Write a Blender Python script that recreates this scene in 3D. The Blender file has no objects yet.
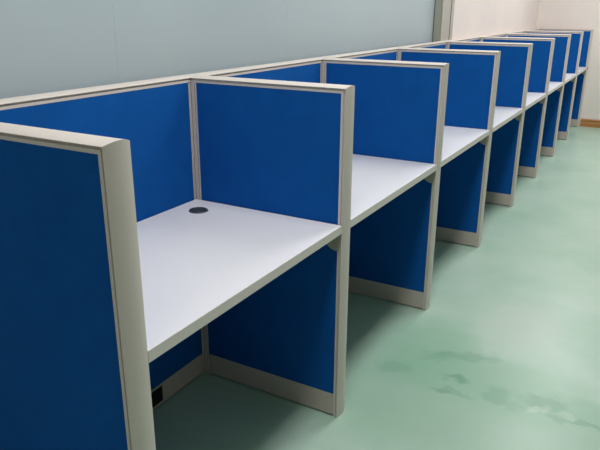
import bpy, bmesh, math, random
from mathutils import Matrix, Vector

SC = bpy.context.scene
COL = SC.collection

# ------------------------------------------------------------------ helpers
def lin(r, g, b):
    f = lambda c: (c / 255.0) / 12.92 if c / 255.0 <= 0.04045 else ((c / 255.0 + 0.055) / 1.055) ** 2.4
    return (f(r), f(g), f(b), 1.0)

def add_box(bm, x0, x1, y0, y1, z0, z1, bev=0.0, seg=2):
    t = bmesh.new()
    bmesh.ops.create_cube(t, size=1.0)
    for v in t.verts:
        v.co = Vector(((x0 + x1) / 2 + v.co.x * (x1 - x0), (y0 + y1) / 2 + v.co.y * (y1 - y0), (z0 + z1) / 2 + v.co.z * (z1 - z0)))
    if bev:
        bmesh.ops.bevel(t, geom=list(t.edges), offset=bev, segments=seg, profile=0.5, affect='EDGES')
    m = bpy.data.meshes.new('tmp'); t.to_mesh(m); t.free()
    bm.from_mesh(m); bpy.data.meshes.remove(m)

def add_loft(bm, ring_a, ring_b):
    """closed solid between two matching rings of points"""
    a = [bm.verts.new(p) for p in ring_a]
    b = [bm.verts.new(p) for p in ring_b]
    n = len(a)
    for i in range(n):
        j = (i + 1) % n
        bm.faces.new((a[i], a[j], b[j], b[i]))
    bm.faces.new(list(reversed(a)))
    bm.faces.new(b)

def add_prism(bm, pts, axis, lo, hi):
    """pts: 2-D outline in the two other axes (in order), extruded along axis"""
    def place(p, w):
        q = [p[0], p[1]]
        q.insert(axis, w)
        return tuple(q)
    add_loft(bm, [place(p, lo) for p in pts], [place(p, hi) for p in pts])

def obj(name, bm, mat, parent=None, smooth=False):
    bmesh.ops.recalc_face_normals(bm, faces=list(bm.faces))
    me = bpy.data.meshes.new(name)
    bm.to_mesh(me); bm.free()
    if smooth:
        for p in me.polygons:
            p.use_smooth = True
        try:
            me.set_sharp_from_angle(angle=math.radians(30))
        except Exception:
            pass
    me.materials.append(mat)
    o = bpy.data.objects.new(name, me)
    COL.objects.link(o)
    if parent is not None:
        o.parent = parent
    return o

def thing(name, label, cat, loc, group=None):
    o = bpy.data.objects.new(name, None)
    o.empty_display_size = 0.1
    COL.objects.link(o)
    o.location = loc
    o['label'] = label
    o['category'] = cat
    if group:
        o['group'] = group
    return o

def struct(name, bm, mat, parent=None):
    o = obj(name, bm, mat, parent)
    if parent is None:
        o['kind'] = 'structure'
    return o

def copy_tree(o, parent=None):
    c = o.copy()
    COL.objects.link(c)
    if parent is not None:
        c.parent = parent
    for ch in list(o.children):
        copy_tree(ch, c)
    return c

# ------------------------------------------------------------------ materials
def new_mat(name):
    m = bpy.data.materials.new(name)
    m.use_nodes = True
    nt = m.node_tree
    return m, nt, nt.nodes['Principled BSDF']

def simple(name, rgb, rough=0.5, spec=0.5, metal=0.0, var=0.0, scale=8.0, bump=0.0, bscale=300.0):
    m, nt, p = new_mat(name)
    p.inputs['Base Color'].default_value = lin(*rgb)
    p.inputs['Roughness'].default_value = rough
    p.inputs['Specular IOR Level'].default_value = spec
    p.inputs['Metallic'].default_value = metal
    tc = nt.nodes.new('ShaderNodeTexCoord')
    if var:
        n = nt.nodes.new('ShaderNodeTexNoise'); n.inputs['Scale'].default_value = scale; n.inputs['Detail'].default_value = 4
        nt.links.new(tc.outputs['Object'], n.inputs['Vector'])
        r = nt.nodes.new('ShaderNodeValToRGB')
        c = lin(*rgb)
        r.color_ramp.elements[0].position = 0.3; r.color_ramp.elements[1].position = 0.7
        r.color_ramp.elements[0].color = tuple(x * (1 - var) for x in c[:3]) + (1,)
        r.color_ramp.elements[1].color = tuple(min(1, x * (1 + var)) for x in c[:3]) + (1,)
        nt.links.new(n.outputs['Fac'], r.inputs['Fac'])
        nt.links.new(r.outputs['Color'], p.inputs['Base Color'])
    if bump:
        n = nt.nodes.new('ShaderNodeTexNoise'); n.inputs['Scale'].default_value = bscale; n.inputs['Detail'].default_value = 2
        nt.links.new(tc.outputs['Object'], n.inputs['Vector'])
        b = nt.nodes.new('ShaderNodeBump'); b.inputs['Strength'].default_value = bump; b.inputs['Distance'].default_value = 0.002
        nt.links.new(n.outputs['Fac'], b.inputs['Height'])
        nt.links.new(b.outputs['Normal'], p.inputs['Normal'])
    return m

M_FABRIC = simple('blue_woven_fabric', (14, 85, 160), 0.9, 0.1, var=0.06, scale=14, bump=0.25, bscale=500)
M_ALU = simple('warm_grey_powder_coated_frame', (211, 202, 194), 0.4, 0.4, var=0.015, scale=5)
M_KICK = simple('warm_grey_kick_plate', (196, 184, 174), 0.45, 0.4, var=0.02, scale=5)
M_DESK = simple('white_laminate', (227, 226, 231), 0.38, 0.4, var=0.008, scale=6)
M_EDGE = simple('pale_grey_edge_band', (224, 217, 213), 0.45, 0.4)
M_GROM = simple('dark_grey_plastic', (62, 68, 74), 0.5, 0.4)
M_GROMCAP = simple('darker_grey_plastic', (48, 54, 60), 0.55, 0.4)
M_BRACKET = simple('beige_bracket_plastic', (176, 170, 155), 0.5, 0.4)
M_BLACK = simple('black_socket', (14, 14, 15), 0.5, 0.3)
M_RED = simple('red_sticker', (196, 52, 34), 0.5, 0.4)
M_CREAM = simple('cream_wall_paint', (232, 221, 217), 0.85, 0.2, var=0.012, scale=3)
M_CREAM2 = simple('beige_far_wall_paint', (238, 229, 224), 0.85, 0.2, var=0.012, scale=3)
M_CEIL = simple('white_ceiling_paint', (235, 233, 228), 0.9, 0.2)
M_FRAME = simple('window_frame_aluminium', (176, 172, 164), 0.4, 0.5)
M_JAMB = simple('window_reveal_olive_grey', (168, 170, 152), 0.5, 0.4)
M_GASKET = simple('dark_gasket', (82, 80, 76), 0.7, 0.2)
M_GLASS = simple('frosted_teal_glass', (176, 189, 195), 0.3, 0.5, var=0.02, scale=1.3)
M_WOOD, nt, p = new_mat('brown_wood_skirting')
tc = nt.nodes.new('ShaderNodeTexCoord'); mp = nt.nodes.new('ShaderNodeMapping')
mp.inputs['Scale'].default_value = (20, 1.2, 20)
n = nt.nodes.new('ShaderNodeTexNoise'); n.inputs['Scale'].default_value = 3; n.inputs['Detail'].default_value = 5
r = nt.nodes.new('ShaderNodeValToRGB')
r.color_ramp.elements[0].color = lin(160, 104, 54); r.color_ramp.elements[1].color = lin(196, 140, 84)
nt.links.new(tc.outputs['Object'], mp.inputs['Vector']); nt.links.new(mp.outputs['Vector'], n.inputs['Vector'])
nt.links.new(n.outputs['Fac'], r.inputs['Fac']); nt.links.new(r.outputs['Color'], p.inputs['Base Color'])
p.inputs['Roughness'].default_value = 0.4

# floor: mottled mint-green vinyl with worn pale spots, darker scuffs and a painted pale reflection
def floor_material():
    m, nt, p = new_mat('mint_green_mottled_vinyl')
    L = nt.links.new
    tc = nt.nodes.new('ShaderNodeTexCoord')
    # warp the coordinates a little so that the marks get ragged borders
    nz = nt.nodes.new('ShaderNodeTexNoise'); nz.inputs['Scale'].default_value = 13; nz.inputs['Detail'].default_value = 5
    L(tc.outputs['Object'], nz.inputs['Vector'])
    sub = nt.nodes.new('ShaderNodeVectorMath'); sub.operation = 'SUBTRACT'; sub.inputs[1].default_value = (0.5, 0.5, 0.5)
    L(nz.outputs['Color'], sub.inputs[0])
    scl = nt.nodes.new('ShaderNodeVectorMath'); scl.operation = 'SCALE'; scl.inputs['Scale'].default_value = 0.15
    L(sub.outputs[0], scl.inputs[0])
    wp = nt.nodes.new('ShaderNodeVectorMath'); wp.operation = 'ADD'
    L(tc.outputs['Object'], wp.inputs[0]); L(scl.outputs[0], wp.inputs[1])
    n1 = nt.nodes.new('ShaderNodeTexNoise'); n1.inputs['Scale'].default_value = 2.0; n1.inputs['Detail'].default_value = 6; n1.inputs['Roughness'].default_value = 0.6
    L(tc.outputs['Object'], n1.inputs['Vector'])
    r1 = nt.nodes.new('ShaderNodeValToRGB')
    r1.color_ramp.elements[0].position = 0.32; r1.color_ramp.elements[1].position = 0.70
    r1.color_ramp.elements[0].color = lin(*FLOOR_A); r1.color_ramp.elements[1].color = lin(*FLOOR_B)
    L(n1.outputs['Fac'], r1.inputs['Fac'])
    cur = r1.outputs['Color']
    for (cx, cy, rx, ry, ang, col, amt) in MARKS:
        mp = nt.nodes.new('ShaderNodeMapping'); mp.vector_type = 'TEXTURE'
        mp.inputs['Location'].default_value = (cx, cy, 0)
        mp.inputs['Rotation'].default_value = (0, 0, math.radians(ang))
        mp.inputs['Scale'].default_value = (rx, ry, 1)
        L(wp.outputs[0], mp.inputs['Vector'])
        ln = nt.nodes.new('ShaderNodeVectorMath'); ln.operation = 'LENGTH'
        L(mp.outputs['Vector'], ln.inputs[0])
        mr = nt.nodes.new('ShaderNodeMapRange'); mr.interpolation_type = 'SMOOTHSTEP'
        mr.inputs['From Min'].default_value = 1.3; mr.inputs['From Max'].default_value = 0.45
        mr.inputs['To Min'].default_value = 0.0; mr.inputs['To Max'].default_value = amt
        L(ln.outputs['Value'], mr.inputs['Value'])
        mx = nt.nodes.new('ShaderNodeMixRGB'); mx.inputs['Color2'].default_value = lin(*col)
        L(mr.outputs['Result'], mx.inputs['Fac']); L(cur, mx.inputs['Color1'])
        cur = mx.outputs['Color']
    L(cur, p.inputs['Base Color'])
    p.inputs['Roughness'].default_value = 0.34
    p.inputs['Specular IOR Level'].default_value = 0.5
    n2 = nt.nodes.new('ShaderNodeTexNoise'); n2.inputs['Scale'].default_value = 6; n2.inputs['Detail'].default_value = 3
    L(tc.outputs['Object'], n2.inputs['Vector'])
    b = nt.nodes.new('ShaderNodeBump'); b.inputs['Strength'].default_value = 0.06; b.inputs['Distance'].default_value = 0.01
    L(n2.outputs['Fac'], b.inputs['Height']); L(b.outputs['Normal'], p.inputs['Normal'])
    return m

FLOOR_A = (162, 194, 176)
FLOOR_B = (184, 207, 193)
GREEN = (136, 182, 156)
DGREEN = (112, 160, 134)
PALE = (190, 206, 196)
MARKS = [  # x, y, radius x, radius y, turn, colour, strength
    (1.25, -0.95, 0.42, 0.75, 0, (138, 176, 154), 0.60),
    (1.62, -0.72, 0.34, 0.22, 0, GREEN, 0.55),
    (1.50, -0.95, 0.16, 0.42, 20, GREEN, 0.40),
    (1.40, -1.22, 0.13, 0.34, 12, GREEN, 0.60),
    (1.434, -0.885, 0.035, 0.062, 10, DGREEN, 0.85),
    (1.330, -0.842, 0.030, 0.034, 0, DGREEN, 0.65),
    (1.340, -0.905, 0.022, 0.075, 0, DGREEN, 0.40),
    (1.404, -1.056, 0.060, 0.050, 0, DGREEN, 0.55),
    (1.360, -1.110, 0.030, 0.060, 0, DGREEN, 0.40),
    (1.440, -1.230, 0.060, 0.100, 0, DGREEN, 0.70),
    (1.350, -1.270, 0.022, 0.050, 0, DGREEN, 0.55),
    (1.375, -1.370, 0.030, 0.070, 0, DGREEN, 0.60),
    (1.620, -0.860, 0.035, 0.140, 15, DGREEN, 0.45),
    (1.560, -0.760, 0.040, 0.080, 30, DGREEN, 0.35),
    (1.380, -0.640, 0.050, 0.070, 20, DGREEN, 0.35),
    (2.05, -1.02, 0.30, 0.20, 0, PALE, 0.60),  # reflection on the glossy vinyl, painted into the colour as a pale patch
    (1.375, -1.20, 0.02, 0.055, 60, PALE, 0.40),
    (1.40, -1.31, 0.03, 0.03, 0, PALE, 0.30),
]
M_FLOOR = floor_material()

# ------------------------------------------------------------------ dimensions
BAY = 0.9975
OFF = [0.0005, -0.0054, -0.0034, 0.0055, 0.0069, 0.0033, 0.0004, -0.0018, -0.0049]
XK = [k * BAY + OFF[k] for k in range(9)]
H = 1.200
HT = 0.034             # half thickness of a screen
DOME = 0.007
YF = -0.5725            # shoulder of the front post (its dome bulges further)
ZT = H - DOME
YB0, YB1 = 0.031, 0.093   # back screens
YBC = 0.065
DESK_Z = 0.750
DESK_T = 0.029
KICK = 0.098

def profile(depth=0.020):
    """cross-section of the frame rail: (across, outwards)"""
    pts = []
    n = 10
    for i in range(n + 1):
        a = -HT + 2 * HT * i / n
        pts.append((a, DOME * (1 - (a / HT) ** 2) ** 0.9 if abs(a) < HT else 0.0))
    pts += [(HT, -0.0012), (HT - 0.007, -0.0016), (HT - 0.007, -0.0072), (HT - 0.0025, -0.0076), (HT - 0.0025, -depth),
            (-HT + 0.0025, -depth), (-HT + 0.0025, -0.0076), (-HT + 0.007, -0.0072), (-HT + 0.007, -0.0016), (-HT, -0.0012)]
    return pts

# ------------------------------------------------------------------ one divider screen
def make_divider():
    t = thing('divider_screen', '', 'partition', (0, 0, 0), 'blue divider screens between the booths')
    D = 0.0155
    prof = profile(D)
    # blue fabric infill
    bm = bmesh.new(); add_box(bm, -HT + 0.0032, HT - 0.0032, YF + D - 0.002, 0.012, KICK - 0.004, ZT - D + 0.002, 0.002)
    obj('fabric_panel', bm, M_FABRIC, t)
    # top rail, mitred into the front post
    bm = bmesh.new()
    add_loft(bm, [(a, YB0 - 0.001, ZT + h) for a, h in prof], [(a, YF - h, ZT + h) for a, h in prof])
    obj('top_rail', bm, M_ALU, t, True)
    # front post
    bm = bmesh.new()
    add_loft(bm, [(a, YF - h, 0.0) for a, h in prof], [(a, YF - h, ZT + h) for a, h in prof])
    obj('front_post', bm, M_ALU, t, True)
    # rear post against the back screens, with a slot
    s = HT - 0.0025
    out = [(-s, 0.008), (-s, 0.014), (-s + 0.005, 0.0145), (-s + 0.005, 0.0185), (-s, 0.019), (-s, YB0 - 0.001),
           (s, YB0 - 0.001), (s, 0.019), (s - 0.005, 0.0185), (s - 0.005, 0.0145), (s, 0.014), (s, 0.008)]
    bm = bmesh.new(); add_prism(bm, out, 2, 0.0, ZT - D - 0.0005)
    obj('rear_post', bm, M_ALU, t)
    # kick plate along the floor
    bm = bmesh.new(); add_box(bm, -HT + 0.0035, HT - 0.0035, YF + D + 0.0005, 0.0035, 0.006, KICK, 0.0015)
    k = obj('kick_plate', bm, M_KICK, t)
    return t

ORD = ['nearest', 'second', 'third', 'fourth', 'fifth', 'sixth', 'seventh', 'eighth', 'ninth']
DIV_LABEL = [
    'blue fabric divider screen nearest the camera, cut off by the left edge of the photo',
    'second blue divider screen from the camera, beside the desk with the dark grommet',
    'third blue divider screen from the near end of the booth row',
    'fourth blue divider screen from the near end of the booth row',
    'fifth blue divider screen, in the middle of the booth row',
    'sixth blue divider screen from the near end, fourth from the far wall',
    'seventh blue divider screen from the near end, third from the far wall',
    'blue divider screen next to last before the far wall',
    'last blue divider screen of the row, standing against the far wall',
]
d0 = make_divider()
dividers = [d0] + [copy_tree(d0) for k in range(8)]
for k, d in enumerate(dividers):
    d.location = (XK[k], 0, 0)
    d['label'] = DIV_LABEL[k]
bm = bmesh.new(); add_box(bm, -0.016, 0.018, YF - DOME - 0.0020, YF - DOME + 0.005, DESK_Z - 0.040, DESK_Z + 0.002, 0.0008)
o = obj('red_sticker', bm, M_RED, dividers[8]); o['label'] = 'small red sticker at desk height'

# ------------------------------------------------------------------ back screens, one per bay
BACK_LABEL = [
    'blue back screen behind the nearest desk, with grey cap rail along the window',
    'blue back screen behind the second desk from the near end',
    'blue back screen behind the third desk from the near end',
    'blue back screen behind the fourth desk, ending near the window frame',
    'blue back screen behind the fifth desk, against the cream wall',
    'blue back screen behind the sixth desk, against the cream wall',
    'blue back screen behind the seventh desk, against the cream wall',
    'blue back screen behind the last desk, in the corner of the room',
]
for k in range(8):
    a = XK[k] - (HT if k == 0 else 0.0); b = XK[k + 1] + (HT if k == 7 else 0.0)
    mid = (a + b) / 2
    ia, ib = XK[k] - mid, XK[k + 1] - mid
    t = thing('back_screen', BACK_LABEL[k], 'partition', (mid, YBC, 0), 'blue back screens along the row')
    D = 0.0155
    prof = profile(D)
    bm = bmesh.new()
    add_loft(bm, [(a - mid, c, ZT + h) for c, h in prof], [(b - mid - (0.0006 if k < 7 else 0), c, ZT + h) for c, h in prof])
    obj('top_rail', bm, M_ALU, t, True)
    bm = bmesh.new(); add_box(bm, ia + 0.041, ib - 0.041, -HT + 0.0032, HT - 0.0032, KICK - 0.004, ZT - D + 0.002, 0.002)
    obj('fabric_panel', bm, M_FABRIC, t)
    for s in (0, 1):
        # upright: strip beside the fabric, slot, connector
        w0, w1 = (a - mid, ia + 0.043) if s == 0 else (ib - 0.043, b - mid - 0.0006)
        g = ia + 0.0365 if s == 0 else ib - 0.0365
        out = [(w0, -0.030), (g - 0.0018, -0.030), (g - 0.0015, -0.025), (g + 0.0015, -0.025), (g + 0.0018, -0.030), (w1, -0.030),
               (w1, 0.030), (w0, 0.030)]
        bm = bmesh.new(); add_prism(bm, out, 2, 0.0, ZT - D - 0.0005)
        obj('side_frame', bm, M_ALU, t)
    bm = bmesh.new(); add_box(bm, ia + 0.0435, ib - 0.0435, -0.0275, 0.0275, 0.006, KICK, 0.0015)
    kp = obj('kick_plate', bm, M_KICK, t)
    sx = SOCK = 0.690 - 0.5
    bm = bmesh.new()
    add_box(bm, SOCK - 0.036, SOCK + 0.036, -0.0305, -0.0270, 0.020, 0.086, 0.001)
    so = obj('power_socket', bm, M_BLACK, kp); so['label'] = 'black power socket'
    bm = bmesh.new()
    for (q0, q1, r0, r1) in ((SOCK - 0.040, SOCK + 0.040, 0.086, 0.090), (SOCK - 0.040, SOCK + 0.040, 0.016, 0.020),
                             (SOCK - 0.040, SOCK - 0.036, 0.020, 0.086), (SOCK + 0.036, SOCK + 0.040, 0.020, 0.086)):
        add_box(bm, q0, q1, -0.0325, -0.0272, r0, r1, 0.0005)
    obj('socket_frame', bm, M_KICK, kp)

# ------------------------------------------------------------------ desktops, one per bay
DESK_LABEL = [
    'nearest white desktop, with a dark cable grommet in its back corner',
    'second white desktop from the near end of the booth row',
    'third white desktop from the near end of the booth row',
    'fourth white desktop from the near end of the booth row',
    'fifth white desktop from the near end, fourth from the far wall',
    'sixth white desktop from the near end, third from the far wall',
    'white desktop next to last before the far wall',
    'last white desktop of the row, beside the far wall',
]
DESK_FRONT = -0.5735
def bracket(s, x):
    """shelf bracket: cheek with a rounded lower corner plus a flange under the desktop"""
    bm = bmesh.new()
    ya, yb, zt = DESK_FRONT + 0.010, DESK_FRONT + 0.066, DESK_Z - DESK_T
    out = [(ya, zt)]
    zl, r = zt - 0.064, 0.050
    out.append((ya, zl))
    for i in range(9):
        q = math.pi / 2 * i / 8
        out.append((yb - r + r * math.sin(q), zl + r - r * math.cos(q)))
    out.append((yb, zt))
    add_prism(bm, out, 0, min(x, x + s * 0.004), max(x, x + s * 0.004))
    add_box(bm, min(x, x + s * 0.032), max(x, x + s * 0.032), ya + 0.003, yb, zt - 0.004, zt, 0.001)
    add_prism(bm, [(ya + 0.02, zt - 0.003), (ya + 0.02, zt - 0.026), (ya + 0.026, zt - 0.026), (ya + 0.026, zt - 0.003)], 0,
              min(x, x + s * 0.020), max(x, x + s * 0.020))
    return bm

for k in range(8):
    a, b = XK[k] + HT + 0.0002, XK[k + 1] - HT - 0.0002
    mid = (a + b) / 2
    w = (b - a) / 2
    t = thing('desktop', DESK_LABEL[k], 'desk', (mid, 0, 0), 'white desktops in the booths')
    bm = bmesh.new(); add_box(bm, -w, w, DESK_FRONT + 0.0018, YB0, DESK_Z - DESK_T, DESK_Z, 0.0012)
    obj('worktop', bm, M_DESK, t)
    bm = bmesh.new(); add_box(bm, -w, w, DESK_FRONT, DESK_FRONT + 0.0019, DESK_Z - DESK_T + 0.0003, DESK_Z - 0.0003, 0.0006)
    e = obj('edge_band', bm, M_EDGE, t); e['label'] = 'pale grey front edge band'
    gx, gy = w - 0.110, -0.066
    bm = bmesh.new()
    bmesh.ops.create_cone(bm, cap_ends=True, segments=40, radius1=0.0345, radius2=0.0315, depth=0.004,
                          matrix=Matrix.Translation((gx, gy, DESK_Z + 0.002)))
    g = obj('cable_grommet', bm, M_GROM, t, True); g['label'] = 'round dark grey cable grommet'
    bm = bmesh.new()
    bmesh.ops.create_cone(bm, cap_ends=True, segments=40, radius1=0.0262, radius2=0.0255, depth=0.0016,
                          matrix=Matrix.Translation((gx, gy, DESK_Z + 0.0044)))
    add_box(bm, gx - 0.007, gx + 0.007, gy + 0.010, gy + 0.030, DESK_Z + 0.0038, DESK_Z + 0.0050, 0.0005)
    obj('grommet_cap', bm, M_GROMCAP, g, True)
    xb = HT - (HT - 0.0025)
    obj('support_bracket', bracket(1, -w - xb + 0.0001), M_BRACKET, t)
    obj('support_bracket', bracket(-1, w + xb - 0.0001), M_BRACKET, t)

# ------------------------------------------------------------------ room shell
X0, X1 = -3.2, 8.030
Y0, Y1 = -6.5, 0.1015
ZC = 2.75
bm = bmesh.new(); add_box(bm, X0, X1, Y0, Y1 + 0.2, -0.08, 0.0); struct('floor', bm, M_FLOOR)
bm = bmesh.new(); add_box(bm, X0, X1, Y0, Y1 + 0.2, ZC, ZC + 0.08); struct('ceiling', bm, M_CEIL)
# left wall with the window opening
WX0, WX1, WZ0, WZ1 = -2.6, 4.02, 0.90, 2.45
bm = bmesh.new()
add_box(bm, X0, WX0, Y1, Y1 + 0.2, 0, ZC)
add_box(bm, WX1, X1 + 0.1, Y1, Y1 + 0.2, 0, ZC)
add_box(bm, WX0, WX1, Y1, Y1 + 0.2, 0, WZ0)
add_box(bm, WX0, WX1, Y1, Y1 + 0.2, WZ1, ZC)
struct('wall_left', bm, M_CREAM)
bm = bmesh.new(); add_box(bm, X1, X1 + 0.1, Y0, Y1, 0, ZC); struct('wall_far', bm, M_CREAM2)
bm = bmesh.new(); add_box(bm, X0 - 0.1, X0, Y0, Y1 + 0.2, 0, ZC); struct('wall_near', bm, M_CREAM2)
bm = bmesh.new(); add_box(bm, X0 - 0.1, X1 + 0.1, Y0 - 0.1, Y0, 0, ZC); struct('wall_right', bm, M_CREAM)
# skirting on the far wall: stepped wood moulding
out = [(X1, 0.0), (X1 - 0.018, 0.0), (X1 - 0.018, 0.052), (X1 - 0.014, 0.058), (X1 - 0.020, 0.086), (X1 - 0.017, 0.070),
       (X1 - 0.017, 0.088), (X1 - 0.011, 0.098), (X1, 0.100)]
bm = bmesh.new()
add_loft(bm, [(x, YF - 0.016, z) for x, z in out], [(x, Y0, z) for x, z in out])
struct('baseboard_far', bm, M_WOOD)
# window: deep reveal, frosted panes butted side by side, aluminium frame
GY = Y1 + 0.056
bm = bmesh.new()
add_box(bm, WX0, WX1, GY - 0.012, GY + 0.03, WZ0, WZ0 + 0.04, 0.002)
add_box(bm, WX0, WX1, GY - 0.012, GY + 0.03, WZ1 - 0.04, WZ1, 0.002)
add_box(bm, WX0, WX0 + 0.03, GY - 0.012, GY + 0.03, WZ0 + 0.04, WZ1 - 0.04, 0.002)
win = struct('window_1', bm, M_FRAME)
seams = [WX0 + 0.03, -1.45, -0.35, 0.745, 1.84, 2.93, WX1 - 0.012]
for i in range(6):
    bm = bmesh.new(); add_box(bm, seams[i] + 0.0002, seams[i + 1] - 0.0002, GY, GY + 0.008, WZ0 + 0.04, WZ1 - 0.04, 0.0003)
    obj('glass_pane', bm, M_GLASS, win)
bm = bmesh.new(); add_box(bm, WX0 + 0.03, WX1 - 0.012, GY + 0.010, GY + 0.018, WZ0 + 0.04, WZ1 - 0.04)
obj('backing_sheet', bm, M_GLASS, win)
bm = bmesh.new(); add_box(bm, WX1 - 0.010, WX1, Y1 + 0.002, GY, WZ0 + 0.04, WZ1 - 0.04, 0.001); obj('reveal', bm, M_JAMB, win)
bm = bmesh.new(); add_box(bm, WX1 - 0.012, WX1, GY - 0.004, GY + 0.01, WZ0 + 0.04, WZ1 - 0.04); obj('gasket', bm, M_GASKET, win)
# frame facing beside the window: wide face, joint, narrow strip
bm = bmesh.new(); add_box(bm, WX1 - 0.006, WX1 + 0.200, Y1 - 0.006, Y1, 0.0, ZC, 0.001)
tr = struct('trim_1', bm, M_FRAME)
bm = bmesh.new(); add_box(bm, WX1 + 0.200, WX1 + 0.222, Y1 - 0.003, Y1, 0.0, ZC); obj('joint', bm, M_GASKET, tr)
bm = bmesh.new(); add_box(bm, WX1 + 0.222, WX1 + 0.290, Y1 - 0.006, Y1, 0.0, ZC, 0.001); obj('edge_strip', bm, M_FRAME, tr)

# ------------------------------------------------------------------ light
def area(name, loc, sx, sy, power, color=(1, 0.97, 0.92), rot=(0, 0, 0)):
    l = bpy.data.lights.new(name, 'AREA')
    l.shape = 'RECTANGLE'; l.size = sx; l.size_y = sy
    l.energy = power; l.color = color
    o = bpy.data.objects.new(name, l)
    o.location = loc; o.rotation_euler = rot
    COL.objects.link(o)
    return o
WARM = (1, 0.975, 0.965)
for x, pw in ((0.5, 28), (2.5, 24), (4.5, 24), (6.5, 22)):
    area('ceiling_lamp_or_fill', (x, -0.9, ZC - 0.02), 1.3, 0.3, pw, WARM)
area('ceiling_lamp_or_fill', (-1.6, -1.0, ZC - 0.02), 1.3, 0.3, 6, WARM)  # added fill to brighten the near end, not a known lamp
area('ceiling_lamp_or_fill', (7.0, -2.6, ZC - 0.02), 1.3, 0.3, 28, WARM)  # added fill aimed at lifting the far wall, not a known lamp
w = bpy.data.worlds.new('room_ambient'); SC.world = w
w.use_nodes = True
w.node_tree.nodes['Background'].inputs[0].default_value = (0.8, 0.9, 1, 1)
w.node_tree.nodes['Background'].inputs[1].default_value = 0.2

# ------------------------------------------------------------------ camera
cx, cy, cz, yaw, pitch, roll, f = -0.81019, -1.41043, 1.42573, 0.512833, -0.332731, 0.005255, 627.32
F = Vector((math.cos(yaw) * math.cos(pitch), math.sin(yaw) * math.cos(pitch), math.sin(pitch)))
R0 = Vector((math.sin(yaw), -math.cos(yaw), 0)); U0 = R0.cross(F)
c, s = math.cos(roll), math.sin(roll)
R = c * R0 + s * U0; U = -s * R0 + c * U0
cam = bpy.data.cameras.new('camera')
cam.sensor_fit = 'HORIZONTAL'; cam.sensor_width = 36.0
cam.lens = 36.0 * f / 600.0
cam.clip_start = 0.02
co = bpy.data.objects.new('camera', cam)
co.matrix_world = Matrix(((R.x, U.x, -F.x, cx), (R.y, U.y, -F.y, cy), (R.z, U.z, -F.z, cz), (0, 0, 0, 1)))
COL.objects.link(co)
SC.camera = co

SC.view_settings.view_transform = 'Standard'
SC.view_settings.look = 'None'
SC.view_settings.gamma = 1.0
SC.view_settings.use_curve_mapping = False
SC.view_settings.exposure = 0.0
SC.cycles.use_denoising = True
SC.cycles.max_bounces = 10
SC.cycles.diffuse_bounces = 6
